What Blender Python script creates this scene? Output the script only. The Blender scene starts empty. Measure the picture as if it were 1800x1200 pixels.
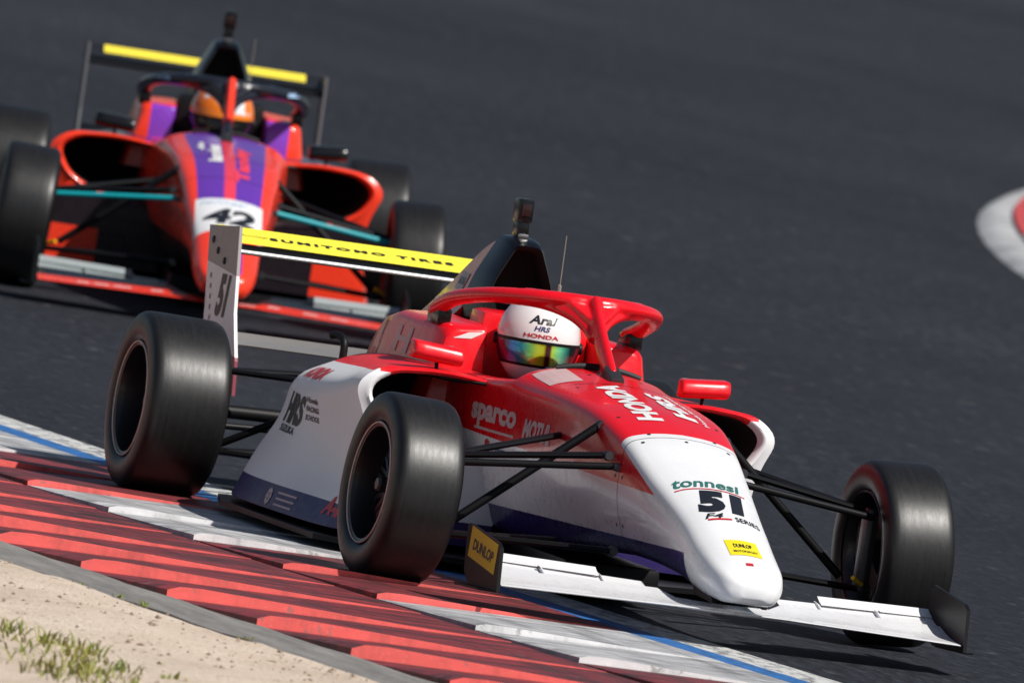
import bpy, bmesh, math, random
from mathutils import Vector, Matrix, Quaternion
from mathutils.bvhtree import BVHTree

random.seed(7)
PI = math.pi
scene = bpy.context.scene
COL = scene.collection

# ------------------------------------------------------------------ camera, sky, sun, exposure
cam_data = bpy.data.cameras.new("camera")
cam = bpy.data.objects.new("camera", cam_data)
COL.objects.link(cam)
CR = Vector((0.27335533, 0.95046099, 0.14798905))
CU = Vector((-0.08374746, -0.12974856, 0.98800388))
CA = Vector((-0.95826052, 0.28246984, -0.04413124))
cam.matrix_world = Matrix(((CR.x, CU.x, -CA.x, 42.0073651), (CR.y, CU.y, -CA.y, -12.86926115),
                           (CR.z, CU.z, -CA.z, 2.6707072), (0, 0, 0, 1)))
cam_data.sensor_width = 36.0
cam_data.lens = 533.4
cam_data.clip_start = 0.5
cam_data.clip_end = 3000.0
cam_data.dof.use_dof = True
cam_data.dof.focus_distance = 43.8
cam_data.dof.aperture_fstop = 9.0
scene.camera = cam

SUN_DIR = Vector((0.60, 0.43, 0.82)).normalized()      # towards the sun
world = bpy.data.worlds.new("World")
scene.world = world
world.use_nodes = True
wn = world.node_tree
wn.nodes.clear()
w_out = wn.nodes.new("ShaderNodeOutputWorld")
w_bg = wn.nodes.new("ShaderNodeBackground")
w_sky = wn.nodes.new("ShaderNodeTexSky")
w_sky.sky_type = 'NISHITA'
w_sky.sun_disc = False
w_sky.sun_elevation = math.asin(SUN_DIR.z)
w_sky.sun_rotation = math.atan2(SUN_DIR.x, SUN_DIR.y)
w_bg.inputs[1].default_value = 0.052
wn.links.new(w_sky.outputs[0], w_bg.inputs[0])
wn.links.new(w_bg.outputs[0], w_out.inputs[0])
sun_data = bpy.data.lights.new("sun", 'SUN')
sun_data.energy = 5.0
sun_data.angle = math.radians(0.5)
sun_data.color = (1.0, 0.96, 0.90)
sun = bpy.data.objects.new("sun", sun_data)
COL.objects.link(sun)
sun.rotation_euler = SUN_DIR.to_track_quat('Z', 'Y').to_euler()
scene.view_settings.view_transform = 'Standard'
scene.view_settings.look = 'None'
scene.view_settings.exposure = 0.0
scene.view_settings.gamma = 1.0
scene.view_settings.use_curve_mapping = False
scene.cycles.max_bounces = 8

# ------------------------------------------------------------------ material helpers
class N:
    """A socket with arithmetic, so that paint boundaries can be written as formulas."""
    def __init__(self, t, s): self.t, self.s = t, s
    def op(self, o, b=None, c=None):
        n = self.t.nodes.new("ShaderNodeMath"); n.operation = o
        for i, v in enumerate((self, b, c)):
            if v is None: continue
            if isinstance(v, N): self.t.links.new(v.s, n.inputs[i])
            else: n.inputs[i].default_value = v
        return N(self.t, n.outputs[0])
    def __add__(self, b): return self.op('ADD', b)
    def __sub__(self, b): return self.op('SUBTRACT', b)
    def __mul__(self, b): return self.op('MULTIPLY', b)
    def __truediv__(self, b): return self.op('DIVIDE', b)
    def __gt__(self, b): return self.op('GREATER_THAN', b)
    def __lt__(self, b): return self.op('LESS_THAN', b)
    def __and__(self, b): return self.op('MULTIPLY', b)
    def __or__(self, b): return self.op('MAXIMUM', b)
    def abs(self): return self.op('ABSOLUTE')

def mk(name):
    m = bpy.data.materials.new(name)
    m.use_nodes = True
    t = m.node_tree
    return m, t, t.nodes["Principled BSDF"]

def xyz(t, kind="Object"):
    tc = t.nodes.new("ShaderNodeTexCoord")
    sp = t.nodes.new("ShaderNodeSeparateXYZ")
    t.links.new(tc.outputs[kind], sp.inputs[0])
    return tc.outputs[kind], N(t, sp.outputs[0]), N(t, sp.outputs[1]), N(t, sp.outputs[2])

def noise(t, vec, scale, detail=4.0, rough=0.55, stretch=None, lo=0.35, hi=0.65):
    if stretch:
        mp = t.nodes.new("ShaderNodeMapping"); mp.inputs["Scale"].default_value = stretch
        t.links.new(vec, mp.inputs[0]); vec = mp.outputs[0]
    n = t.nodes.new("ShaderNodeTexNoise")
    n.inputs["Scale"].default_value = scale; n.inputs["Detail"].default_value = detail
    n.inputs["Roughness"].default_value = rough
    t.links.new(vec, n.inputs["Vector"])
    r = t.nodes.new("ShaderNodeMapRange")
    r.inputs[1].default_value = lo; r.inputs[2].default_value = hi
    t.links.new(n.outputs["Fac"], r.inputs[0])
    return N(t, r.outputs[0])

def mix(t, fac, a, b):
    n = t.nodes.new("ShaderNodeMix"); n.data_type = 'RGBA'
    if isinstance(fac, N): t.links.new(fac.s, n.inputs[0])
    else: n.inputs[0].default_value = fac
    for i, v in ((6, a), (7, b)):
        if isinstance(v, tuple): n.inputs[i].default_value = (*v, 1.0)
        else: t.links.new(v, n.inputs[i])
    return n.outputs[2]

def bump(t, p, height, strength, dist):
    b = t.nodes.new("ShaderNodeBump")
    b.inputs["Strength"].default_value = strength; b.inputs["Distance"].default_value = dist
    t.links.new(height.s, b.inputs["Height"])
    t.links.new(b.outputs[0], p.inputs["Normal"])

def plain(name, col, rough=0.5, metal=0.0, coat=0.0, grime=0.12, spec=0.5):
    m, t, p = mk(name)
    v, x, y, z = xyz(t)
    n = noise(t, v, 9.0, 5.0)
    c = mix(t, n * grime, col, tuple(q * 0.45 for q in col))
    t.links.new(c, p.inputs["Base Color"])
    p.inputs["Roughness"].default_value = rough
    p.inputs["Metallic"].default_value = metal
    p.inputs["Specular IOR Level"].default_value = spec
    p.inputs["Coat Weight"].default_value = coat
    p.inputs["Coat Roughness"].default_value = 0.06
    return m

def paint(name, base, layers=(), rough=0.30, coat=0.35, grime=0.02):
    """Car paint: flat colour regions laid out in the car's own coordinates."""
    m, t, p = mk(name)
    v, x, y, z = xyz(t)
    c = base
    for fn, col in layers:
        c = mix(t, fn(x, y, z), c, col)
    n = noise(t, v, 14.0, 6.0, 0.6, lo=0.45, hi=0.75)
    c = mix(t, n * grime, c, (0.10, 0.085, 0.075))
    if isinstance(c, tuple): p.inputs["Base Color"].default_value = (*c, 1)
    else: t.links.new(c, p.inputs["Base Color"])
    r = noise(t, v, 30.0, 3.0)
    t.links.new((r * 0.10 + (rough - 0.05)).s, p.inputs["Roughness"])
    p.inputs["Coat Weight"].default_value = coat
    p.inputs["Coat Roughness"].default_value = 0.07
    return m

# ------------------------------------------------------------------ mesh helpers
def obj(name, V, F, mat, parent=None, smooth=True, angle=38, fmat=None, label=None):
    me = bpy.data.meshes.new(name)
    me.from_pydata([tuple(v) for v in V], [], [tuple(f) for f in F])
    for mm in (mat if isinstance(mat, (list, tuple)) else [mat]): me.materials.append(mm)
    if fmat:
        for p_, i in zip(me.polygons, fmat): p_.material_index = i
    bm = bmesh.new(); bm.from_mesh(me)
    bmesh.ops.recalc_face_normals(bm, faces=bm.faces)
    bm.to_mesh(me); bm.free()
    if smooth:
        me.polygons.foreach_set("use_smooth", [True] * len(me.polygons))
        me.set_sharp_from_angle(angle=math.radians(angle))
    me.update()
    o = bpy.data.objects.new(name, me)
    COL.objects.link(o)
    if parent: o.parent = parent
    if label: o["label"] = label
    return o

def tag(o, label=None, cat=None, group=None, kind=None):
    if label: o["label"] = label
    if cat: o["category"] = cat
    if group: o["group"] = group
    if kind: o["kind"] = kind
    return o

def empty(name, parent=None):
    o = bpy.data.objects.new(name, None)
    o.empty_display_size = 0.2
    COL.objects.link(o)
    if parent: o.parent = parent
    return o

class MB:
    """Collects shapes into one mesh."""
    def __init__(self): self.V, self.F = [], []
    def add(self, V, F):
        k = len(self.V); self.V += [Vector(v) for v in V]; self.F += [tuple(i + k for i in f) for f in F]
        return self
    def build(self, name, mat, parent=None, **kw): return obj(name, self.V, self.F, mat, parent, **kw)

def crom(P, n):
    """Catmull-Rom through P (tuples of any length), n samples per span."""
    P = [Vector(p) for p in P]; out = []
    for i in range(len(P) - 1):
        a, b, c, d = P[max(i - 1, 0)], P[i], P[i + 1], P[min(i + 2, len(P) - 1)]
        for k in range(n):
            s = k / n
            out.append(0.5 * (2 * b + (c - a) * s + (2 * a - 5 * b + 4 * c - d) * s * s + (3 * b - a - 3 * c + d) * s ** 3))
    out.append(P[-1].copy())
    return out

def interp_table(T, xs):
    """T: rows (x, a, b, c ...) sorted by x descending; smooth monotone-ish interpolation at xs."""
    rows = []
    for x in xs:
        for i in range(len(T) - 1):
            if T[i][0] >= x >= T[i + 1][0]: break
        a, b, c, d = T[max(i - 1, 0)], T[i], T[i + 1], T[min(i + 2, len(T) - 1)]
        s = (b[0] - x) / (b[0] - c[0])
        row = []
        for k in range(1, len(b)):
            m1 = (c[k] - a[k]) / (a[0] - c[0]) * (b[0] - c[0]) if a is not b else (c[k] - b[k])
            m2 = (d[k] - b[k]) / (b[0] - d[0]) * (b[0] - c[0]) if d is not c else (c[k] - b[k])
            dl = c[k] - b[k]
            if abs(dl) < 1e-9: m1 = m2 = 0
            else:
                m1 = max(0, min(3, m1 / dl)) * dl; m2 = max(0, min(3, m2 / dl)) * dl
            h = (2 * s ** 3 - 3 * s * s + 1) * b[k] + (s ** 3 - 2 * s * s + s) * m1 + (-2 * s ** 3 + 3 * s * s) * c[k] + (s ** 3 - s * s) * m2
            row.append(h)
        rows.append(row)
    return rows

def fillet(P, R, nf=4, ns=2):
    """Polyline P (2-D) with corners rounded by R; constant number of points."""
    P = [Vector(p) for p in P]; out = []
    prev = P[0]
    for i in range(1, len(P)):
        if i < len(P) - 1:
            d1 = (P[i - 1] - P[i]); d2 = (P[i + 1] - P[i])
            r = min(R[i], d1.length * 0.48, d2.length * 0.48)
            a = P[i] + d1.normalized() * r if d1.length > 1e-6 else P[i].copy()
            b = P[i] + d2.normalized() * r if d2.length > 1e-6 else P[i].copy()
        else: a = P[i]; b = None
        for k in range(ns): out.append(prev.lerp(a, k / ns))
        if b is not None:
            for k in range(nf):
                s = k / nf; out.append((1 - s) ** 2 * a + 2 * s * (1 - s) * P[i] + s * s * b)
            prev = b
        else: out.append(a)
    return out

def loft(rings, closed=True, cap0=True, cap1=True):
    V, F = [], []
    n = len(rings[0])
    for r in rings: V += [Vector(p) for p in r]
    for i in range(len(rings) - 1):
        for k in range(n if closed else n - 1):
            a = i * n + k; b = i * n + (k + 1) % n
            F.append((a, b, b + n, a + n))
    if cap0: F.append(tuple(range(n)))
    if cap1: F.append(tuple(range((len(rings) - 1) * n, len(rings) * n))[::-1])
    return V, F

def sweep(path, ra, rb=None, side=None, n=10, cap=True):
    """Tube of elliptical section: ra along `side`, rb across it; radii may be lists."""
    path = [Vector(p) for p in path]; rb = ra if rb is None else rb
    L = len(path); rings = []
    up0 = Vector(side) if side else None
    for i, p in enumerate(path):
        t = (path[min(i + 1, L - 1)] - path[max(i - 1, 0)]).normalized()
        s = up0 if up0 else (Vector((0, 0, 1)) if abs(t.z) < 0.9 else Vector((1, 0, 0)))
        s = (s - t * s.dot(t)).normalized(); q = t.cross(s)
        a = ra[i] if isinstance(ra, (list, tuple)) else ra
        b = rb[i] if isinstance(rb, (list, tuple)) else rb
        rings.append([p + s * a * math.cos(2 * PI * k / n) + q * b * math.sin(2 * PI * k / n) for k in range(n)])
    return loft(rings, True, cap, cap)

def boxm(cx, cy, cz, sx, sy, sz, bev=0.0, rot=None):
    """Box with chamfered edges."""
    bm = bmesh.new()
    bmesh.ops.create_cube(bm, size=1.0)
    for v in bm.verts: v.co = Vector((v.co.x * sx, v.co.y * sy, v.co.z * sz))
    if bev: bmesh.ops.bevel(bm, geom=bm.edges[:] + bm.verts[:], offset=bev, segments=2, affect='EDGES', profile=0.6)
    if rot: bmesh.ops.rotate(bm, verts=bm.verts, cent=(0, 0, 0), matrix=rot)
    bm.verts.index_update()
    V = [v.co + Vector((cx, cy, cz)) for v in bm.verts]; F = [[v.index for v in f.verts] for f in bm.faces]
    bm.free()
    return V, F

def lathe(profile, n=48, axis='y', close=False):
    """profile: (r, h) pairs about the axis."""
    rings = []
    for k in range(n):
        a = 2 * PI * k / n; c, s = math.cos(a), math.sin(a)
        if axis == 'y': rings.append([(r * c, h, r * s) for r, h in profile])
        elif axis == 'x': rings.append([(h, r * c, r * s) for r, h in profile])
        else: rings.append([(r * c, r * s, h) for r, h in profile])
    V, F = [], []; m = len(profile)
    for r in rings: V += [Vector(p) for p in r]
    for i in range(n):
        j = (i + 1) % n
        for k in range(m if close else m - 1):
            k2 = (k + 1) % m
            F.append((i * m + k, i * m + k2, j * m + k2, j * m + k))
    return V, F

def prism(poly, p0, p1):
    """Polygon given as 3-D points for two parallel faces."""
    n = len(p0)
    V = list(p0) + list(p1)
    F = [tuple(range(n))[::-1], tuple(range(n, 2 * n))] + [(k, (k + 1) % n, n + (k + 1) % n, n + k) for k in range(n)]
    return V, F

def plate_y(poly_xz, y, th):
    return prism(None, [(x, y - th / 2, z) for x, z in poly_xz], [(x, y + th / 2, z) for x, z in poly_xz])

def fused(name, V, F, mat, parent, voxel=0.006, smooth_it=6):
    """Overlapping shapes fused into one skin."""
    me = bpy.data.meshes.new("fuse"); me.from_pydata([tuple(v) for v in V], [], F)
    o = bpy.data.objects.new("fuse", me); COL.objects.link(o)
    r = o.modifiers.new("r", 'REMESH'); r.mode = 'VOXEL'; r.voxel_size = voxel
    s = o.modifiers.new("s", 'SMOOTH'); s.iterations = smooth_it; s.factor = 0.5
    dg = bpy.context.evaluated_depsgraph_get()
    m2 = bpy.data.meshes.new_from_object(o.evaluated_get(dg))
    bpy.data.objects.remove(o)
    m2.name = name; m2.materials.clear(); m2.materials.append(mat)
    m2.polygons.foreach_set("use_smooth", [True] * len(m2.polygons))
    o = bpy.data.objects.new(name, m2); COL.objects.link(o); o.parent = parent
    return o

# ------------------------------------------------------------------ lettering
def text_mesh(body, bold=0.0, shear=0.0, spacing=1.0):
    cu = bpy.data.curves.new("txt", 'FONT'); cu.body = body
    cu.align_x = 'CENTER'; cu.align_y = 'CENTER'; cu.offset = bold; cu.shear = shear
    cu.space_character = spacing; cu.resolution_u = 3; cu.fill_mode = 'FRONT'
    o = bpy.data.objects.new("txt", cu); COL.objects.link(o)
    dg = bpy.context.evaluated_depsgraph_get(); dg.update()
    me = bpy.data.meshes.new_from_object(o.evaluated_get(dg))
    bpy.data.objects.remove(o); bpy.data.curves.remove(cu)
    V = [v.co.copy() for v in me.vertices]; F = [tuple(p.vertices) for p in me.polygons]
    bpy.data.meshes.remove(me)
    return V, F

def fit(V, w, h):
    x0 = min(v.x for v in V); x1 = max(v.x for v in V); y0 = min(v.y for v in V); y1 = max(v.y for v in V)
    return [Vector(((v.x - (x0 + x1) / 2) / (x1 - x0) * w, (v.y - (y0 + y1) / 2) / (y1 - y0) * h, 0)) for v in V]

def rect2(w, h, nx=8, ny=4):
    V = [Vector((w * (i / nx - .5), h * (j / ny - .5), 0)) for j in range(ny + 1) for i in range(nx + 1)]
    F = [(j * (nx + 1) + i, j * (nx + 1) + i + 1, (j + 1) * (nx + 1) + i + 1, (j + 1) * (nx + 1) + i) for j in range(ny) for i in range(nx)]
    return V, F

def bvh_of(objs):
    V, F = [], []
    for o in objs:
        k = len(V); V += [v.co.copy() for v in o.data.vertices]; F += [[i + k for i in p.vertices] for p in o.data.polygons]
    return BVHTree.FromPolygons(V, F)

def decal(name, VF, bvh, c, u, v, mat, parent, lift=0.002, cut=0.03, label=None):
    """Lay a flat shape (2-D mesh) on a surface: project along -(u x v) from point c."""
    V, F = VF; c, u, v = Vector(c), Vector(u).normalized(), Vector(v)
    v = (v - u * v.dot(u)).normalized(); d = -(u.cross(v))
    bm = bmesh.new()
    vs = [bm.verts.new(p) for p in V]
    for f in F:
        try: bm.faces.new([vs[i] for i in f])
        except ValueError: pass
    for _ in range(3):
        long = [e for e in bm.edges if e.calc_length() > cut]
        if not long: break
        bmesh.ops.subdivide_edges(bm, edges=long, cuts=1)
    bmesh.ops.triangulate(bm, faces=bm.faces)
    bad = []
    for w in bm.verts:
        p = c + u * w.co.x + v * w.co.y
        hit, nor, _, _ = bvh.ray_cast(p - d * 0.4, d, 0.9)
        if hit is None: bad.append(w); continue
        w.co = hit - d * lift
    if bad: bmesh.ops.delete(bm, geom=bad, context='VERTS')
    me = bpy.data.meshes.new(name); bm.to_mesh(me); bm.free()
    me.materials.append(mat)
    o = bpy.data.objects.new(name, me); COL.objects.link(o); o.parent = parent
    if label: o["label"] = label
    return o

def word(name, body, bvh, c, u, v, w, h, mat, parent, bold=0.02, shear=0.0, spacing=1.0, lift=0.002, cut=0.03):
    V, F = text_mesh(body, bold, shear, spacing)
    return decal(name, (fit(V, w, h), F), bvh, c, u, v, mat, parent, lift, cut)
# ------------------------------------------------------------------ the circuit: asphalt, lines, kerb, verge
def gz(x):
    t = -x - 7.0
    if t <= 0: return 0.0
    return 0.0015625 * t * t if t < 4 else 0.025 + 0.0125 * (t - 4)

def edge(c, x):
    """Lateral position of a line that runs along the bend, c metres from the car's centre line."""
    return c + 0.08 * x + 0.0035 * x * x if x > -9 else c + 0.08 * x + 0.2835 + 0.0 * x

def asphalt_mat():
    m, t, p = mk("asphalt")
    v, x, y, z = xyz(t)
    fine = noise(t, v, 30.0, 6.0, 0.85, stretch=(0.22, 1.0, 1.0), lo=0.43, hi=0.57)
    spk = noise(t, v, 20.0, 2.0, 0.5, stretch=(0.3, 1.0, 1.0), lo=0.64, hi=0.72)
    patch = noise(t, v, 0.30, 6.0, 0.65, lo=0.38, hi=0.62)
    lane = noise(t, v, 1.0, 3.0, 0.5, stretch=(0.05, 0.6, 1.0), lo=0.36, hi=0.64)
    c = mix(t, fine, (0.005, 0.006, 0.009), (0.044, 0.048, 0.063))
    bands = noise(t, v, 1.0, 3.0, 0.5, stretch=(0.085, 0.016, 1.0), lo=0.36, hi=0.64)
    c = mix(t, bands * 0.6, c, (0.009, 0.010, 0.015))
    c = mix(t, patch * 0.45, c, (0.015, 0.017, 0.024))
    c = mix(t, lane * 0.60, c, (0.013, 0.0145, 0.019))
    c = mix(t, noise(t, v, 0.9, 4.0, 0.6, stretch=(0.12, 0.5, 1.0), lo=0.45, hi=0.75) * 0.35, c, (0.040, 0.043, 0.052))
    c = mix(t, spk * 0.45, c, (0.11, 0.11, 0.115))
    t.links.new(c, p.inputs["Base Color"])
    p.inputs["Roughness"].default_value = 0.78
    p.inputs["Specular IOR Level"].default_value = 0.25
    bump(t, p, fine, 0.5, 0.004)
    return m

xs = [160, 60, 20, 10, 0, -5] + [-7 - 0.5 * i for i in range(9)] + [-13, -20, -40, -80, -160, -400, -1000, -1600]
ys = [-900, -300, -100, -40, -20, -10, -5, 0, 5, 10, 20, 40, 100, 300, 900]
V = [(x, y, gz(x)) for x in xs for y in ys]; ny = len(ys)
F = [(i * ny + j, i * ny + j + 1, (i + 1) * ny + j + 1, (i + 1) * ny + j) for i in range(len(xs) - 1) for j in range(ny - 1)]
tag(obj("track", V, F, asphalt_mat()), "dark grey asphalt race track surface", kind="structure")

def strip(name, c0, c1, z, mat, x0=-16.0, x1=10.0, step=0.25, label=None):
    V, F = [], []
    n = int((x1 - x0) / step)
    for i in range(n + 1):
        x = x0 + (x1 - x0) * i / n
        V += [(x, edge(c0, x), gz(x) + z), (x, edge(c1, x), gz(x) + z)]
        if i: F.append((2 * i - 2, 2 * i - 1, 2 * i + 1, 2 * i))
    return tag(obj(name, V, F, mat), label, kind="structure")

def worn_paint(name, col, under, amount=0.5, scale=30.0):
    m, t, p = mk(name)
    v, x, y, z = xyz(t)
    a = noise(t, v, scale, 5.0, 0.7, stretch=(.4, 1, 1), lo=0.47, hi=0.57)
    b = noise(t, v, 2.0, 3.0, 0.6, stretch=(0.3, 3.0, 1.0), lo=0.35, hi=0.7)
    c = mix(t, (a & (b * 0.6 + 0.4)) * amount, col, under)
    d = noise(t, v, 4.0, 6.0, 0.7, stretch=(0.6, 6.0, 1.0), lo=0.45, hi=0.8)
    c = mix(t, d * 0.35, c, (0.06, 0.055, 0.055))
    t.links.new(c, p.inputs["Base Color"])
    p.inputs["Roughness"].default_value = 0.6
    return m

white_line = worn_paint("white_line_paint", (0.62, 0.62, 0.60), (0.06, 0.06, 0.065), 0.9, 22.0)
blue_line = worn_paint("blue_line_paint", (0.020, 0.15, 0.44), (0.03, 0.04, 0.06), 0.6)
strip("white_line", -0.265, -0.10, 0.004, white_line, label="worn white line along the track edge")
strip("blue_line", -0.372, -0.268, 0.006, blue_line, label="blue painted line between white line and kerb")

# kerb: two rows of wedge-shaped blocks, each a little higher at its outer, downstream corner
def kerb_paint(name, col, rubber=0.0, dark=(0.022, 0.018, 0.018)):
    m, t, p = mk(name)
    v, x, y, z = xyz(t)
    a = noise(t, v, 4.0, 7.0, 0.74, stretch=(2.6, 0.5, 1.0), lo=0.40, hi=0.62)
    b = noise(t, v, 26.0, 5.0, 0.7, stretch=(1.0, 0.35, 1.0), lo=0.40, hi=0.70)
    w = noise(t, v, 60.0, 4.0, 0.7, lo=0.55, hi=0.75)
    sm = noise(t, v, 1.6, 5.0, 0.7, stretch=(0.35, 5.0, 1.0), lo=0.50, hi=0.66)
    c = mix(t, a * rubber, col, dark)
    c = mix(t, sm * (0.25 + 0.5 * rubber), c, dark)
    c = mix(t, b * (rubber * 0.6 + 0.10), c, dark)
    chip = noise(t, v, 16.0, 6.0, 0.75, lo=0.60, hi=0.66)
    c = mix(t, chip * 0.55, c, (0.16, 0.15, 0.14))
    c = mix(t, w * 0.25, c, tuple(min(1, q * 1.1 + 0.1) for q in col))
    t.links.new(c, p.inputs["Base Color"])
    p.inputs["Roughness"].default_value = 0.55
    bump(t, p, w, 0.3, 0.002)
    return m

RED_P, WHITE_P = (0.90, 0.135, 0.12), (0.82, 0.82, 0.83)
k_side = kerb_paint("kerb_red_scuffed_shaded", (0.42, 0.035, 0.035), 0.75)  # block side faces: rubber scuffs, plus their shade put into the darker red
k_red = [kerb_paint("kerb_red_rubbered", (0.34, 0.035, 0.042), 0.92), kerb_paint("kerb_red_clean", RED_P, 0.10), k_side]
k_white = [kerb_paint("kerb_white_rubbered", (0.66, 0.66, 0.67), 0.62, (0.05, 0.05, 0.055)), kerb_paint("kerb_white_clean", WHITE_P, 0.10), kerb_paint("kerb_white_scuffed", (.62, .62, .64), 0.3)]
kerb_base = strip("kerb", -2.13, -0.375, 0.003, k_red[0], label="two-row race kerb of red and white wedge blocks beside the sand")

def kerb_row(c_out, c_in, first, pitch, h, colours):
    k0 = int(math.floor((-15.5 - first) / pitch)); k1 = int((9.0 - first) / pitch)
    for k in range(k0, k1):
        xb, xc = first + pitch * (k - 1) + 0.003, first + pitch * k
        mats = colours(k)
        V, F, fm = [], [], []
        fr = (0.0, 0.035, 0.10, 0.35, 0.7, 1.0)
        hh = (0.62, 0.95, 1.0, 0.70, 0.24, 0.03)
        nx = 4
        jit = random.uniform(0.92, 1.06)
        for i in range(nx + 1):
            x = xb + (xc - xb) * i / nx
            s = i / nx
            y0, y1 = edge(c_out, x), edge(c_in, x)
            for f, q in zip(fr, hh):
                V.append((x, y0 + (y1 - y0) * f, gz(x) + 0.007 + h * q * jit * s ** 1.15))
        m = len(fr)
        for i in range(nx):
            for j in range(m - 1):
                F.append((i * m + j, i * m + j + 1, (i + 1) * m + j + 1, (i + 1) * m + j)); fm.append(0)
        b = len(V)
        for i in range(nx + 1):
            x = xb + (xc - xb) * i / nx
            V.append((x, edge(c_out, x), gz(x) + 0.001))
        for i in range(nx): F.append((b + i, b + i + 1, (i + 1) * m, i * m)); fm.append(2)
        b2 = len(V)
        for f in fr: V.append((xc, edge(c_out, xc) * (1 - f) + edge(c_in, xc) * f, gz(xc) + 0.001))
        for j in range(m - 1): F.append((b2 + j, b2 + j + 1, nx * m + j + 1, nx * m + j)); fm.append(1)
        obj("kerb_block", V, F, mats, kerb_base, smooth=True, angle=25, fmat=fm)

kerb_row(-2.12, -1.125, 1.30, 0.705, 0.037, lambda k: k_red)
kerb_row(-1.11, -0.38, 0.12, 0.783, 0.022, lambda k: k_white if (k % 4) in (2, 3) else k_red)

def concrete_mat():
    m, t, p = mk("concrete")
    v, x, y, z = xyz(t)
    a = noise(t, v, 6.0, 6.0, 0.7, stretch=(0.5, 3.0, 1), lo=0.3, hi=0.7)
    b = noise(t, v, 70.0, 3.0, 0.6)
    c = mix(t, a, (0.13, 0.125, 0.12), (0.29, 0.275, 0.255))
    c = mix(t, b * 0.3, c, (0.12, 0.115, 0.11))
    t.links.new(c, p.inputs["Base Color"]); p.inputs["Roughness"].default_value = 0.85
    bump(t, p, b, 0.5, 0.003)
    return m

def sand_mat():
    m, t, p = mk("sand")
    v, x, y, z = xyz(t)
    a = noise(t, v, 3.0, 6.0, 0.65)
    b = noise(t, v, 55.0, 4.0, 0.7, lo=0.3, hi=0.7)
    s = noise(t, v, 24.0, 2.0, 0.5, lo=0.66, hi=0.72)
    c = mix(t, a, (0.66, 0.53, 0.415), (0.78, 0.66, 0.545))
    c = mix(t, b * 0.5, c, (0.50, 0.39, 0.29))
    c = mix(t, noise(t, v, 1.1, 6.0, 0.7, lo=0.48, hi=0.70) * 0.30, c, (0.34, 0.27, 0.20))
    c = mix(t, s * 0.7, c, (0.13, 0.09, 0.06))
    t.links.new(c, p.inputs["Base Color"]); p.inputs["Roughness"].default_value = 0.95
    bump(t, p, b, 0.7, 0.008)
    return m

V, F = [], []
rowc = (-2.435, -2.43, -2.29, -2.15, -2.125); rowz = (0.001, 0.020, 0.022, 0.016, 0.001)
nst = 120
for i in range(nst + 1):
    x = -16 + 26 * i / nst
    for c_, z_ in zip(rowc, rowz):
        wob = 0.012 * math.sin(x * 5.1) * math.sin(x * 2.3 + 1) if c_ < -2.4 else 0.0
        V.append((x, edge(c_, x) + wob, gz(x) + z_ + (0.002 * math.sin(x * 9 + c_ * 20) if z_ > .01 else 0)))
m = len(rowc)
for i in range(nst):
    for j in range(m - 1): F.append((i * m + j, i * m + j + 1, (i + 1) * m + j + 1, (i + 1) * m + j))
tag(obj("concrete_edging", V, F, concrete_mat()), "grey concrete strip between kerb and sand", kind="structure")

V, F = [], []
cs = [-2.40 - 0.06 * i for i in range(30)] + [-4.4, -5, -6, -8, -12, -20, -40]
rr = random.Random(3)
for i in range(241):
    x = -20 + 34 * i / 240
    for j, c_ in enumerate(cs):
        z = 0.013 + (0.006 * rr.random() + 0.010 * (1 + math.sin(x * 2.7 + c_ * 4) * math.cos(x * 1.3 - c_ * 6)) if j else 0)
        V.append((x, edge(c_, x), gz(x) + z))
m = len(cs)
for i in range(240):
    for j in range(m - 1): F.append((i * m + j, i * m + j + 1, (i + 1) * m + j + 1, (i + 1) * m + j))
tag(obj("sand_verge", V, F, sand_mat()), "pale sandy verge in the near corner", kind="structure")

# loose pebbles and weeds on the sand
stone = MB(); rr = random.Random(11)
for _ in range(620):
    x = rr.uniform(1.2, 7.0); c_ = -2.47 - abs(rr.gauss(0, 0.5)); s = rr.choice((.003, .004, .004, .005, .006, .007, .010)) * rr.uniform(.8, 1.2)
    bmv = [Vector((rr.uniform(.7, 1.3) * a, rr.uniform(.7, 1.3) * b, rr.uniform(.4, .9) * c)) for a, b, c in
           ((1, 0, 0), (-1, 0, 0), (0, 1, 0), (0, -1, 0), (0, 0, 1), (0, 0, -.4))]
    stone.add([Vector((x, edge(c_, x), 0.028)) + q * s for q in bmv],
              [(0, 2, 4), (2, 1, 4), (1, 3, 4), (3, 0, 4), (2, 0, 5), (1, 2, 5), (3, 1, 5), (0, 3, 5)])
tag(stone.build("pebbles", plain("pebble", (0.36, 0.27, 0.20), 0.9, grime=.8), smooth=False), "small brown pebbles scattered over the sand", "pebbles", kind="stuff")

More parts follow.
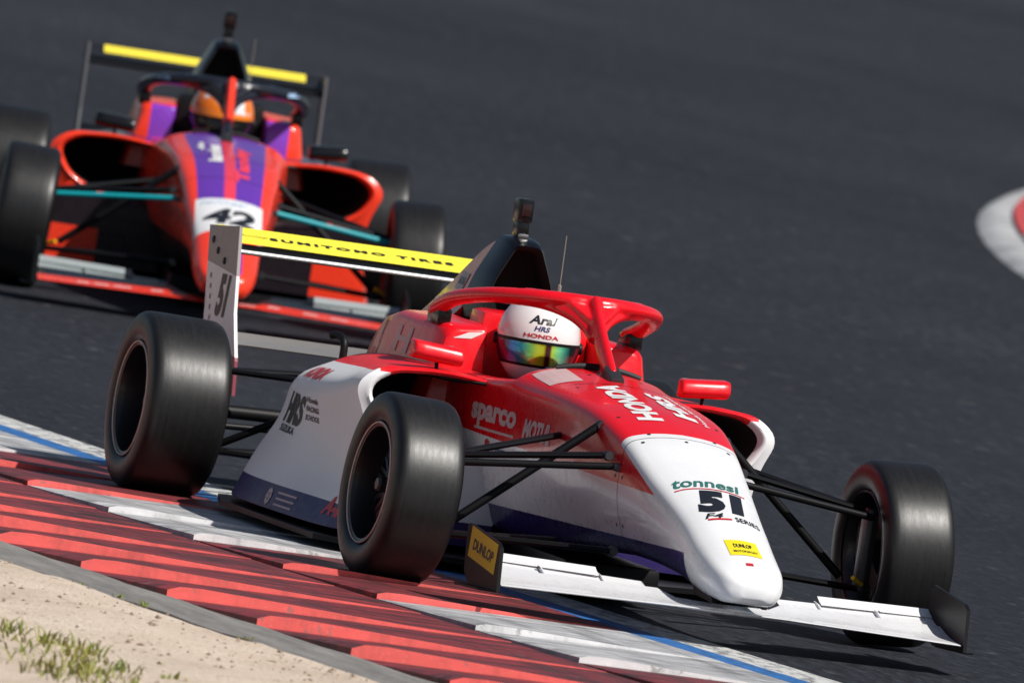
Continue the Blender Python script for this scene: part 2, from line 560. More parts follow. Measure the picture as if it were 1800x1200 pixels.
def grass_mat():
    m, t, p = mk("grass_blade")
    v, x, y, z = xyz(t)
    a = noise(t, v, 14.0, 2.0)
    c = mix(t, a, (0.13, 0.165, 0.022), (0.30, 0.27, 0.06))
    t.links.new(c, p.inputs["Base Color"]); p.inputs["Roughness"].default_value = 0.6
    p.inputs["Subsurface Weight"].default_value = 0.0
    return m
gr = MB(); rr = random.Random(5)
def tuft(x, y, n, spread, hgt):
    for _ in range(int(n * 1.1)):
        bx, by = x + rr.gauss(0, spread), y + rr.gauss(0, spread * 0.8)
        a = rr.uniform(0, 2 * PI); h = hgt * rr.uniform(0.45, 1.1); lean = h * rr.uniform(0.5, 1.8); w = rr.uniform(0.002, 0.0055)
        d = Vector((math.cos(a), math.sin(a), 0)); q = Vector((-d.y, d.x, 0)) * w
        p0 = Vector((bx, by, 0.022)); p1 = p0 + d * lean * 0.35 + Vector((0, 0, h * 0.65)); p2 = p0 + d * lean + Vector((0, 0, h))
        gr.add([p0 - q, p0 + q, p1 + q * .8, p1 - q * .8, p2], [(0, 1, 2, 3), (3, 2, 4)])
for x, y, n, s, h in ((4.36, -3.00, 26, .035, .040), (4.62, -2.93, 36, .04, .045), (4.80, -2.88, 22, .03, .040), (5.02, -2.95, 30, .05, .04), (5.25, -2.93, 26, .05, .035),
                      (5.45, -3.05, 44, .08, .04), (5.15, -3.10, 40, .09, .04), (5.6, -3.22, 60, .12, .045), (5.9, -3.15, 50, .12, .045), (4.85, -3.08, 34, .08, .04),
                      (5.32, -2.80, 10, .025, .025), (4.95, -2.74, 6, .02, .02), (2.52, -2.215, 7, .014, .014), (2.72, -2.195, 9, .016, .017), (2.20, -2.25, 5, .012, .012), (3.5, -2.125, 6, .02, .012)):
    tuft(x, y, n, s, h)
tag(gr.build("grass", grass_mat(), smooth=False), "sparse green grass growing in the sand at the near corner", "grass", kind="stuff")

# far kerb on the other side of the track: rounded white tip, red block behind
far_white = kerb_paint("far_kerb_white", (0.74, 0.74, 0.74), 0.35)
far_red = kerb_paint("far_kerb_red", (0.62, 0.07, 0.07), 0.06)
FX, FY = -29.95, 10.64
def far_ring(off, zz, n=24, a0=-1.0, a1=1.0):
    out = []
    fwd = Vector((-0.952, 0.306, 0)); lat = Vector((0.30, 0.954, 0))
    for i in range(n + 1):
        s = a0 + (a1 - a0) * i / n
        d = 13.0 * s
        b = s * s * (2.06 if s > 0 else 1.5)
        p = Vector((FX, FY, 0)) + fwd * d + lat * (b + off)
        out.append((p.x, p.y, gz(p.x) + zz))
    return out
def far_strip(name, offs, parent, mat, label=None, **kw):
    rings = [far_ring(o_, z_, **kw) for o_, z_ in offs]
    V, F = loft(rings, closed=False, cap0=False, cap1=False)
    return obj(name, V, F, mat, parent, label=label)
fk = far_strip("far_kerb", [(0.0, 0.002), (0.03, 0.025), (0.09, 0.05), (0.175, 0.055)], None, far_white)
tag(fk, "blurred white edge of the far kerb at the right frame edge", kind="structure")
far_strip("kerb_block", [(0.177, 0.055), (0.18, 0.075), (0.6, 0.08), (2.5, 0.02)], fk, far_red, a0=-0.17, a1=0.17)
far_strip("kerb_block", [(0.177, 0.055), (0.18, 0.075), (0.6, 0.08), (2.5, 0.02)], fk, far_white, a0=0.175, a1=1.0)
far_strip("kerb_block", [(0.177, 0.055), (0.18, 0.075), (0.6, 0.08), (2.5, 0.02)], fk, far_white, a0=-1.0, a1=-0.175)
# ------------------------------------------------------------------ shared materials of the two cars
carbon = plain("carbon_black", (0.005, 0.005, 0.006), 0.45, spec=.22)
satin_black = plain("satin_black", (0.006, 0.006, 0.007), 0.5, spec=.25)
gloss_black = plain("gloss_black", (0.004, 0.004, 0.005), 0.22, coat=0.0, grime=0.0)
void_black = plain("duct_black", (0.004, 0.004, 0.004), 0.9)
steel = plain("steel", (0.42, 0.42, 0.42), 0.32, metal=1.0)
dark_metal = plain("dark_metal", (0.09, 0.09, 0.095), 0.4, metal=0.8)
brake_disc = plain("brake_disc_metal", (0.12, 0.11, 0.10), 0.45, metal=0.9)
ring_metal = plain("rim_edge", (0.85, 0.70, 0.58), 0.45, metal=0.0)
rim_black = plain("rim_black", (0.010, 0.011, 0.013), 0.35, coat=0.2)
white_print = plain("white_print", (0.80, 0.80, 0.80), 0.45)
black_print = plain("black_print", (0.012, 0.014, 0.02), 0.45)
red_print = plain("red_print", (0.55, 0.02, 0.03), 0.45)
green_print = plain("green_print", (0.03, 0.16, 0.14), 0.45)
blue_print = plain("blue_print", (0.03, 0.04, 0.16), 0.45)
light_blue_print = plain("light_blue_print", (0.35, 0.52, 0.75), 0.45)
pink_print = plain("pale_pink_print", (0.62, 0.42, 0.42), 0.45)
yellow_sticker = plain("yellow_sticker", (0.80, 0.66, 0.015), 0.5, grime=0.03)
amber_sticker = plain("amber_sticker", (0.78, 0.50, 0.0), 0.5, grime=0.03)

def tyre_mat():
    m, t, p = mk("tyre_rubber")
    v, x, y, z = xyz(t)
    r = (x * x + z * z).op('SQRT')
    tread = (r > 0.2625)
    band = noise(t, v, 1.0, 6.0, 0.7, stretch=(0.01, 60.0, 0.01), lo=0.34, hi=0.66)
    scuff = noise(t, v, 26.0, 5.0, 0.7, stretch=(1.0, 2.5, 1.0), lo=0.3, hi=0.75)
    c = mix(t, band, (0.004, 0.004, 0.004), (0.013, 0.0125, 0.0125))
    c = mix(t, scuff * 0.5, c, (0.012, 0.0115, 0.0115))
    c = mix(t, tread, (0.0045, 0.0045, 0.0055), c)
    t.links.new(c, p.inputs["Base Color"])
    rg = (scuff * 0.08) + 0.38
    t.links.new(rg.s, p.inputs["Roughness"])
    p.inputs["Specular IOR Level"].default_value = 0.48
    bump(t, p, scuff, 0.10, 0.002)
    return m
rubber = tyre_mat()

# ------------------------------------------------------------------ wheels
def wheel(car, cx, cy, R, w, side, camber, steer, name="wheel"):
    """side +1: left wheel; the outer face looks along local +y."""
    hub = empty(name, car)
    yaw = math.radians(steer) + (0 if side > 0 else PI)
    hub.location = (cx, cy, R)
    hub.rotation_euler = (Matrix.Rotation(math.radians(steer), 3, 'Z') @ Matrix.Rotation(math.radians(camber) * side, 3, 'X')
                          @ Matrix.Rotation(0 if side > 0 else PI, 3, 'Z')).to_euler()
    b = w / 2
    half = [(0.174, b - 0.016), (0.184, b - 0.006), (0.200, b + 0.002), (0.222, b + 0.004), (R - 0.030, b + 0.001), (R - 0.017, b - 0.002),
            (R - 0.008, b - 0.008), (R - 0.003, b - 0.017), (R - 0.0008, b - 0.030), (R, b - 0.055)]
    prof = half + [(R, 0.0)] + [(r, -h) for r, h in half[::-1]] + [(0.166, -b + 0.03), (0.166, b - 0.03)]
    V, F = lathe(prof, 72, 'y', close=True)
    obj("tyre", V, F, rubber, hub, angle=30)
    # rim barrel, deep dish and spokes
    V, F = lathe([(0.176, b - 0.010), (0.172, b - 0.006), (0.165, b - 0.008), (0.160, b - 0.03), (0.154, 0.03), (0.150, -0.02), (0.160, -b + 0.03), (0.173, -b + 0.012),
                  (0.176, -b + 0.014), (0.168, -b + 0.05), (0.163, 0.0), (0.168, b - 0.05)], 56, 'y', close=True)
    obj("rim", V, F, rim_black, hub)
    V, F = lathe([(0.1765, b - 0.009), (0.1785, b - 0.004), (0.1760, b - 0.001), (0.1735, b - 0.003)], 64, 'y', close=True)
    obj("rim_edge_ring", V, F, ring_metal, hub)
    V, F = lathe([(0.1765, -b + 0.009), (0.1785, -b + 0.005), (0.1760, -b + 0.003), (0.1745, -b + 0.004)], 64, 'y', close=True)
    obj("rim_edge_ring", V, F, dark_metal, hub)
    sp = MB()
    for k in range(10):
        a = 2 * PI * k / 10
        q = Matrix.Rotation(a, 3, 'Y')
        for da in (-0.10, 0.10):
            pts = [q @ Vector((0.036 * math.sin(da) * 3, 0.030, 0.042)), q @ Vector((0.10 * math.sin(da * 1.2), 0.036, 0.10)), q @ Vector((0.155 * math.sin(da * 1.5), 0.018, 0.154))]
            sp.add(*sweep(pts, 0.0065, 0.010, side=(0, 1, 0), n=6))
    sp.add(*lathe([(0.0, 0.040), (0.040, 0.040), (0.052, 0.030), (0.052, -0.01), (0.0, -0.01)], 28, 'y'))
    sp.build("spokes", rim_black, hub)
    V, F = lathe([(0.0, 0.075), (0.018, 0.075), (0.024, 0.068), (0.026, 0.045), (0.026, 0.038)], 6, 'y')
    obj("wheel_nut", V, F, dark_metal, hub, angle=20)
    V, F = lathe([(0.07, -0.012), (0.128, -0.012), (0.128, -0.034), (0.07, -0.034)], 44, 'y', close=True)
    obj("brake_disc", V, F, brake_disc, hub)
    return hub

# ------------------------------------------------------------------ wings
def foil(chord, th, pitch, n=9):
    """Closed section, leading edge at 0, trailing edge towards -x; pitch lifts the trailing edge."""
    up, lo = [], []
    for i in range(n + 1):
        s = (i / n) ** 1.6
        t_ = th * (1.6 * math.sqrt(s) - 1.0 * s - 0.58 * s * s)
        cam_ = -0.25 * th * math.sin(PI * s) * 2.0
        up.append((s * chord, cam_ + t_ * 0.5)); lo.append((s * chord, cam_ - t_ * 0.5))
    P = up + lo[::-1][1:-1]
    c, s_ = math.cos(pitch), math.sin(pitch)
    return [(-(x * c) , x * s_ + z) if False else (-(x * c + z * s_), x * s_ + z * c) for x, z in P]

def wing(secs, name, mat, parent, **kw):
    """secs: (y, x of leading edge, z, chord, thickness, pitch in degrees)."""
    rings = []
    for y, x, z, ch, th, pt in secs:
        rings.append([(x + a, y, z + b) for a, b in foil(ch, th, math.radians(pt))])
    V, F = loft(rings)
    return obj(name, V, F, mat, parent, angle=35, **kw)

def sym_secs(S):
    return [(-s[0], *s[1:]) for s in S[::-1] if s[0] > 0] + list(S)

# ------------------------------------------------------------------ monocoque and nose
#      x      zb    wb    ws    zs    wt    ze    wi    zi    wj    zj    zc
BODY = [
    (1.118, .156, .030, .040, .168, .036, .183, .024, .187, .012, .189, .190),
    (1.108, .143, .055, .072, .165, .066, .196, .044, .203, .022, .207, .208),
    (1.085, .135, .075, .098, .170, .090, .210, .060, .221, .030, .226, .228),
    (1.030, .130, .085, .118, .178, .110, .228, .073, .244, .037, .252, .254),
    (0.955, .130, .090, .128, .190, .120, .250, .080, .272, .040, .281, .283),
    (0.885, .134, .092, .133, .205, .126, .272, .084, .298, .042, .308, .311),
    (0.780, .145, .095, .137, .235, .132, .314, .088, .340, .044, .351, .354),
    (0.670, .160, .098, .142, .260, .139, .352, .093, .376, .047, .386, .389),
    (0.410, .176, .110, .165, .310, .160, .438, .107, .461, .054, .470, .473),
    (0.235, .178, .120, .184, .335, .174, .500, .117, .520, .059, .529, .532),
    (0.000, .168, .135, .212, .365, .196, .558, .131, .573, .066, .581, .584),
    (-0.25, .155, .145, .232, .385, .212, .582, .142, .597, .071, .606, .609),
    (-0.50, .140, .155, .246, .395, .226, .590, .150, .615, .075, .628, .631),
    (-0.66, .130, .160, .255, .395, .238, .590, .158, .628, .079, .643, .646),
    (-0.730, .126, .165, .260, .395, .246, .587, .200, .620, .100, .646, .650),
    (-0.745, .125, .165, .260, .395, .248, .587, .205, .600, .188, .560, .480),
    (-0.80, .122, .165, .264, .395, .254, .582, .212, .590, .195, .200, .180),
    (-1.00, .115, .170, .275, .395, .270, .570, .215, .578, .200, .180, .160),
    (-1.25, .110, .170, .285, .395, .282, .566, .205, .574, .190, .180, .160),
    (-1.50, .110, .170, .290, .395, .286, .566, .190, .574, .175, .180, .160),
    (-1.62, .110, .170, .290, .395, .286, .566, .180, .574, .165, .180, .160),
]
def body_rings(xs):
    rings = []
    for x, r in zip(xs, interp_table(BODY, xs)):
        zb, wb, ws, zs, wt, ze, wi, zi, wj, zj, zc = r
        k = 1 - .06 * max(0.0, min(1.0, (x - .45) / .3))
        wb, ws, wt, wi, wj = wb * k, ws * k, wt * k, wi * k, wj * k
        half = fillet([(0, zb), (wb, zb), (ws, zs), (wt, ze), (wi, zi), (wj, zj), (0, zc)], [0, .05, .11, .042 if x < .3 else .036, .02 if x < -.735 else .05, .05, 0], 5, 2)
        rings.append([(x, p.x, p.y) for p in half] + [(x, -p.x, p.y) for p in half[-2:0:-1]])
    return rings
def lin(a, b, n): return [a + (b - a) * i / n for i in range(n + 1)]

POD = [  # x, then y/z of: top outer, tip, lower lip, undercut, bottom; bottom inner z
    (-0.965, .588, .566, .662, .505, .610, .395, .596, .260, .640, .068, .068),
    (-1.06, .572, .566, .660, .500, .604, .384, .586, .240, .660, .066, .066),
    (-1.18, .535, .565, .650, .488, .598, .370, .592, .230, .668, .064, .064),
    (-1.33, .490, .564, .640, .474, .594, .355, .606, .220, .676, .063, .063),
    (-1.65, .425, .561, .610, .464, .612, .332, .645, .200, .687, .062, .062),
    (-1.90, .380, .550, .575, .457, .588, .328, .640, .200, .690, .062, .062),
    (-2.14, .340, .532, .522, .444, .540, .320, .610, .200, .662, .062, .062),
    (-2.30, .285, .506, .435, .422, .455, .310, .530, .195, .585, .062, .062),
    (-2.50, .215, .450, .265, .380, .305, .300, .345, .180, .385, .062, .062),
    (-2.80, .150, .400, .175, .350, .190, .280, .200, .180, .210, .090, .090),
]
INLET = (.560, .562, .638, .505, .585, .408, .505, .362, .430, .335, .310)
def pod_section(x, s, r):
    y2, z2, yt, zt, y3, z3, y4, z4, yb, zb, zi = r
    P = [(.18 if x > -2.3 else .05, z2 - .01), ((y2 * .6 + .06), z2 + .012), (y2, z2), (yt, zt), (y3, z3), (y4, z4), (yb, zb), (.18 if x > -2.3 else .05, zi)]
    return [(x, s * p.x, p.y) for p in fillet(P, [0, .06, .08, .10, .09, .09, .006, 0] if x < -1.1 else [0, .06, .05, .05, .09, .09, .006, 0], 5, 2)]
def pod_rings(xs, s):
    return [pod_section(x, s, r) for x, r in zip(xs, interp_table(POD, xs))]

def make_car(name, L):
    """L: dictionary of paints; everything below is in car coordinates (x forward from the front axle, z up)."""
    car = empty(name)
    P = {}
    # --- nose and monocoque
    V, F = loft(body_rings([1.118, 1.115, 1.108, 1.10, 1.085, 1.06] + lin(1.03, .2385, 26)), cap1=False)
    P['nose'] = obj("nose_cone", V, F, L['nose'], car, angle=60)
    V, F = loft(body_rings(lin(.235, -.72, 30) + [-.73, -.735, -.74, -.745, -.755, -.77, -.785, -.80] + lin(-.84, -1.62, 18)), cap0=False)
    P['tub'] = obj("monocoque", V, F, L['tub'], car, angle=48)
    # seam ring, a dark gap between nose and tub
    rr_ = body_rings([.240, .2335])
    V, F = loft([[(x, y * .985, .33 + (z - .33) * .985) for x, y, z in r] for r in rr_], cap0=False, cap1=False)
    obj("panel_gap", V, F, satin_black, car)
    # --- cockpit shoulders beside the driver's head
    for s in (1, -1):
        rings = []
        for x, yi, yo, zt, fwd in ((-1.295, .185, .290, .690, .03), (-1.30, .180, .300, .698, .03), (-1.32, .176, .309, .706, .02), (-1.40, .172, .316, .712, .0), (-1.60, .165, .320, .710, 0),
                                   (-1.80, .155, .318, .712, 0), (-1.95, .15, .316, .685, 0), (-2.06, .14, .305, .635, 0), (-2.12, .13, .285, .575, 0), (-2.14, .12, .26, .50, 0)):
            pr = fillet([(yi, .45), (yi, zt), (yo, zt - .012), (yo + .050, .45)], [0, .018, .03, 0], 5, 3)
            rings.append([(x - fwd * (p.y - .55) * 1.5, s * p.x, p.y) for p in pr])
        V, F = loft(rings)
        P['shoulder%d' % s] = obj("cockpit_shoulder", V, F, L['shoulder'], car, angle=35)
        V, F = boxm(-1.43, s * .300, .715, .12, .045, .05, .010)
        obj("halo_mount", V, F, gloss_black, car)
    V, F = boxm(-1.50, 0, .60, .16, .34, .30, .03)
    obj("headrest", V, F, L['headrest'], car)
    # --- halo
    hv = MB()
    for s in (1, -1):
        arm = crom([(-1.46, s * .302, .730), (-1.38, s * .308, .752), (-1.25, s * .300, .784), (-1.08, s * .250, .812), (-.95, s * .158, .828), (-.89, s * .07, .834), (-.88, 0, .834)], 6)
        hv.add(*sweep(arm, 0.0235, 0.030, side=(0, 0, 1), n=14))
        arch = crom([(-1.06, s * .240, .812), (-.95, s * .135, .816), (-.875, s * .06, .797), (-.825, s * .016, .765), (-.78, 0, .735)], 5)
        hv.add(*sweep(arch, 0.021, 0.028, side=(0, 0, 1), n=12))
    hv.add(*prism(None, [(-.885, .10, .850), (-.98, .18, .852), (-.98, -.18, .852), (-.885, -.10, .850), (-.79, -.02, .79), (-.79, .02, .79)],
                  [(-.875, .09, .826), (-.97, .17, .826), (-.97, -.17, .826), (-.875, -.09, .826), (-.80, -.02, .76), (-.80, .02, .76)]))
    pil = [(-.865, 0, .835), (-.80, 0, .785), (-.70, 0, .715), (-.57, 0, .632)]
    hv.add(*sweep(crom(pil, 5), 0.018, 0.036, side=(0, 1, 0), n=12))
    P['halo'] = fused("halo", hv.V, hv.F, L['halo'], car, 0.005, 5)
    V, F = sweep(crom([(-.845, 0, .842), (-.795, 0, .797), (-.70, 0, .728), (-.64, 0, .69)], 5), 0.0205, 0.034, side=(0, 1, 0), n=10)
    if L.get('pillar'): obj("halo_pillar_fairing", V, F, L['pillar'], P['halo'])
    V, F = boxm(-.555, 0, .637, .10, .045, .045, .010, Matrix.Rotation(math.radians(20), 3, 'Y'))
    obj("halo_foot", V, F, dark_metal, car)
    # --- airbox, engine cover, onboard camera
    rings = []
    for x, zt, zb, w, q in ((-1.615, .945, .70, .098, .40), (-1.635, .955, .695, .104, .42), (-1.69, .966, .69, .112, .42), (-1.735, .968, .688, .116, .41), (-1.775, .968, .686, .119, .40)):
        pr = fillet([(.0, zb), (w * 1.15, zb), (w * 1.02, zb + (zt - zb) * .45), (w * q, zt), (0, zt)], [0, .02, .12, .035, 0], 5, 2)
        rings.append([(x - .10 * (.96 - p.y), p.x, p.y) for p in pr] + [(x - .10 * (.96 - p.y), -p.x, p.y) for p in pr[-2:0:-1]])
    V, F = loft(rings, cap0=False)
    k = len(V)
    P['air'] = obj("airbox", V, F, L['airbox'], car, angle=40)
    inner = [[(x - d, y * sc, .84 + (z - .84) * sc) for x, y, z in rings[0]] for d, sc in ((.0, .985), (.012, .90), (.06, .86), (.105, .82))]
    V, F = loft(inner, cap0=False)
    obj("air_intake", V, F, void_black, P['air'])
    cv = MB()
    cv.add(*boxm(-1.735, 0, .992, .055, .040, .045, .008)); cv.add(*boxm(-1.735, 0, 1.047, .060, .050, .072, .009))
    cv.add(*lathe([(0.013, 0), (0.018, .0), (0.018, .05), (0.013, .05)], 12, 'z'))
    camo = cv.build("onboard_camera", gloss_black, P['air'])
    for v_ in camo.data.vertices[-48:]: v_.co += Vector((-1.735, 0, .955))
    V, F = boxm(-1.703, 0, 1.050, .006, .030, .036, .002); obj("lens_window", V, F, plain("lens_window_glass", (0.025, 0.010, 0.011), 0.15), P['air'])
    V, F = boxm(-1.700, 0, .972, .018, .030, .012, .003); obj("camera_clamp", V, F, steel, P['air'])
    ECT = [(-1.762, .969, .040, .112, .74, .300, .575), (-1.86, .952, .034, .112, .72, .300, .575), (-1.98, .922, .028, .108, .70, .300, .575), (-2.13, .865, .026, .10, .67, .285, .57), (-2.29, .798, .025, .09, .63, .25, .54), (-2.58, .685, .022, .07, .58, .18, .49),
           (-2.85, .60, .02, .05, .52, .12, .45), (-3.02, .55, .015, .03, .50, .06, .46)]
    xs_ = [-1.762, -1.77, -1.80, -1.86, -1.92] + lin(-1.98, -3.02, 18)
    rings = []
    for x, (zt, wt, wm, zm, wl, zl) in zip(xs_, interp_table(ECT, xs_)):
        pr = fillet([(0, zt), (wt, zt - .006), (wm, zm), (wl, zl), (wl, .40), (0, .40)], [0, .015, .10, .04, .02, 0], 5, 2)
        sh = .18 * max(0.0, 1 - (-1.76 - x) / .5)
        rings.append([(x - sh * (.969 - p.y) * .55, p.x, p.y) for p in pr] + [(x - sh * (.969 - p.y) * .55, -p.x, p.y) for p in pr[-2:0:-1]])
    V, F = loft(rings)
    P['cover'] = obj("engine_cover", V, F, L['cover'], car, angle=40)
    # --- sidepods with inlets
    for s in (1, -1):
        xs_ = [-.965, -.98] + lin(-1.0, -2.8, 46)
        rings = pod_rings(xs_, s)
        cy_, cz_ = .42, .45
        def lip(d, sc): return [(x - d, s * (cy_ + (abs(y) - cy_) * sc), cz_ + (z - cz_) * sc) for x, y, z in pod_section(-.955, s, INLET)]
        ins = [lip(.002, 1.02), lip(-.004, .985), lip(-.003, .95), lip(.006, .91), lip(.03, .885)]
        V, F = loft(ins[::-1] + rings, closed=False, cap0=False, cap1=True)
        P['pod%d' % s] = obj("sidepod", V, F, L['pod'], car, angle=50)
        ins = [lip(.028, .886), lip(.10, .86), lip(.25, .78), lip(.45, .70)]
        V, F = loft(ins, closed=True, cap0=False, cap1=True)
        obj("air_inlet", V, F, void_black, P['pod%d' % s])
    # --- floor
    pl_ = [(-.62, .18), (-.74, .40), (-.90, .62), (-1.02, .705), (-2.05, .715), (-2.36, .64), (-2.42, .45), (-2.62, .40), (-3.0, .38)]
    pl_ = pl_ + [(x, -y) for x, y in pl_[::-1]]
    V, F = prism(None, [(x, y, .030) for x, y in pl_], [(x, y, .046) for x, y in pl_])
    obj("floor", V, F, carbon, car, smooth=False)
    V, F = boxm(-.95, 0, .070, 1.35, .30, .09, .02); obj("splitter", V, F, carbon, car)
    V, F = boxm(-2.55, 0, .27, .80, .26, .34, .04); obj("gearbox", V, F, dark_metal, car)
    V, F = boxm(-3.10, 0, .33, .34, .16, .16, .03); obj("crash_structure", V, F, carbon, car)
    for s in (1, -1):
        V, F = sweep(crom([(-2.20, s * .36, .49), (-2.20, s * .36, .545), (-2.215, s * .362, .568), (-2.25, s * .37, .576), (-2.28, s * .38, .572)], 5), .012, n=10)
        obj("breather_hose", V, F, satin_black, car)
    # --- front wing
    S = [(0, 1.035, .102, .20, .018, 2), (.14, 1.035, .102, .20, .018, 3), (.19, 1.020, .100, .22, .020, 8), (.69, .945, .088, .22, .020, 9)]
    fw = wing(sym_secs(S), "front_wing", L['fwing'], car)
    P['fw'] = fw
    for s in (1, -1):
        wing([(s * .20, .815, .109, .13, .012, 12), (s * .690, .752, .112, .13, .012, 13)], "flap", L['flap'], fw)
        wing([(s * .335, .704, .137, .055, .006, 22), (s * .690, .646, .139, .055, .006, 22)], "flap", L['flap'], fw)
        for q in (.3275, .5075):
            V, F = plate_y([(.800, .108), (.660, .130), (.655, .143), (.700, .138)], s * q, .004); obj("flap_bracket", V, F, L['flap'], fw, smooth=False)
            V, F = boxm(.69, s * (q + .006), .138, .010, .005, .006, .001); obj("flap_bolt", V, F, dark_metal, fw)
        ep = [(.955, .070), (.935, .192), (.900, .205), (.60, .232), (.575, .225), (.60, .098), (.66, .062)]
        V, F = plate_y(ep, s * .700, .010); P['fep%d' % s] = obj("endplate", V, F, L['fep'], fw, smooth=False)
        V, F = prism(None, [(.955, s * .705, .066), (.66, s * .705, .058), (.66, s * .745, .058), (.90, s * .745, .064)],
                     [(.955, s * .705, .072), (.66, s * .705, .064), (.66, s * .745, .064), (.90, s * .745, .070)]); obj("footplate", V, F, carbon, fw, smooth=False)
        V, F = plate_y([(1.00, .12), (.80, .13), (.80, .20), (.96, .16)], s * .075, .014); obj("wing_pylon", V, F, carbon, fw, smooth=False)
    # --- rear wing
    rw = wing([(-.475, -3.14, .752, .19, .026, 4), (.475, -3.14, .752, .19, .026, 4)], "rear_wing", L['rwing'], car)
    P['rw'] = rw
    P['rwf'] = wing([(-.475, -3.290, .770, .150, .012, 16), (.475, -3.290, .770, .150, .012, 16)], "flap", L['rflap'], rw)
    V, F = sweep([(-3.138, -.475, .750), (-3.138, .475, .750)], .006, n=8); obj("leading_edge_strip", V, F, L['rlead'], rw)
    wing([(-.47, -3.02, .470, .17, .020, 10), (.47, -3.02, .470, .17, .020, 10)], "beam_wing", L['beam'], rw)
    for s in (1, -1):
        ep = [(-3.125, .826), (-3.475, .806), (-3.40, .56), (-3.36, .40), (-3.22, .32), (-2.93, .315), (-2.955, .42), (-3.045, .56)]
        V, F = plate_y(ep, s * .481, .010); P['rep%d' % s] = obj("endplate", V, F, L['rep'], rw, smooth=False)
    # --- mirrors
    for s in (1, -1):
        rings = []
        for y, k1, dx in ((.342, .80, .004), (.345, .94, .001), (.350, 1.0, .0), (.38, 1.0, 0), (.46, 1.0, -.004), (.484, 1.0, -.006), (.490, .94, -.008), (.493, .80, -.010)):
            pr = fillet([(-.045, -.026), (.010, -.026), (.032, -.010), (.020, .028), (-.045, .030), (-.045, -.026)], [0, .014, .014, .018, .010, 0], 4, 2)
            rings.append([(-.985 + dx + p.x * k1, s * y, .621 + (y - .42) * .08 + p.y * k1) for p in pr[:-1]])
        V, F = loft(rings)
        mi = obj("mirror", V, F, L['mirror'], car, angle=45)
        V, F = boxm(-1.0335, s * .42, .623, .003, .125, .048, .001); obj("mirror_glass", V, F, steel, mi)
        V, F = sweep([(-.99, s * .415, .605), (-.99, s * .412, .562), (-.985, s * .39, .556), (-.95, s * .262, .553)], .006, .007, n=8)
        obj("mirror_stalk", V, F, satin_black, mi)
    # --- aerial
    V, F = sweep([(-1.575, .10, .70), (-1.577, .10, .845), (-1.578, .101, .848), (-1.588, .102, .995)], [.006, .006, .0016, .0014], n=6)
    obj("aerial", V, F, plain("aerial_grey", (.25, .24, .2), .5), car)
    # --- wheels and suspension
    st = L.get('steer', 0.0)
    for s in (1, -1):
        wheel(car, 0, s * .752, .270, .205, s, 3.0, st)
        wheel(car, -2.755, s * .731, .2735, .250, s, 1.5, 0)
        def arm(a, b, ra=.016, rb=.009, mat=carbon, nm="suspension_arm", both=True):
            V, F = sweep([a, Vector(a).lerp(Vector(b), .5), b], ra, rb, side=(1, 0, 0), n=10); return obj(nm, V, F, mat, car)
        up = (0.02, s * .635, .385); lo = (0.0, s * .655, .155)
        arm((.175, s * .205, .452), up, .019, .010); arm((-.27, s * .215, .470), up, .019, .010)
        arm((.255, s * .170, .185), lo, .019, .010); arm((-.24, s * .200, .165), lo, .019, .010)
        arm((.215, s * .190, .425), (.115, s * .640, .372), .011, .011, L['rod'], "steering_rod")
        arm((.02, s * .195, .525), (0.0, s * .60, .185), .013, .013, carbon, "pushrod")
        for q, r_ in (((.185, s * .205, .452), .015), ((.02, s * .190, .527), .016), ((.255, s * .170, .185), .015), ((.225, s * .186, .424), .013), ((-.27, s * .213, .470), .014)):
            V, F = lathe([(0, -.016), (r_ * .8, -.016), (r_, -.008), (r_, .008), (r_ * .8, .016), (0, .016)], 12, 'x'); obj("rod_end", [Vector(v) + Vector(q) for v in V], F, dark_metal, car)
        V, F = boxm(.0, s * .668, .27, .065, .04, .25, .018); obj("upright", V, F, dark_metal, car)
        V, F = boxm(-.10, s * .700, .29, .06, .055, .12, .015); obj("brake_caliper", V, F, satin_black, car)
        V, F = sweep([(.05, s * .655, .172), (.085, s * .615, .190)], .007, n=6); obj("wheel_tether", V, F, amber_sticker, car)
        ur, lr = (-2.72, s * .60, .40), (-2.74, s * .60, .15)
        arm((-2.36, s * .14, .42), ur, .018, .010); arm((-2.92, s * .12, .42), ur, .018, .010)
        arm((-2.36, s * .14, .17), lr, .019, .010); arm((-2.95, s * .12, .17), lr, .019, .010)
        arm((-2.88, s * .12, .24), (-2.86, s * .60, .22), .011, .011); arm((-2.50, s * .14, .44), lr, .012, .012, carbon, "pushrod")
        arm((-2.755, s * .12, .285), (-2.755, s * .64, .272), .022, .022, satin_black, "driveshaft")
        V, F = boxm(-2.755, s * .64, .27, .10, .05, .28, .018); obj("upright", V, F, dark_metal, car)
    # --- steering wheel and dash
    V, F = boxm(-.80, 0, .585, .03, .25, .10, .02, Matrix.Rotation(math.radians(-20), 3, 'Y')); sw = obj("steering_wheel", V, F, satin_black, car)
    V, F = boxm(-.818, 0, .60, .006, .10, .05, .004, Matrix.Rotation(math.radians(-20), 3, 'Y')); obj("dash_display", V, F, gloss_black, sw)
    V, F = sweep([(-.712, .13 * (i / 6 - 1), .655 - 1.1 * (.13 * (i / 6 - 1)) ** 2) for i in range(13)], .013, .006, side=(0, 0, 1), n=8); obj("wind_deflector", V, F, satin_black, car)
    return car, P
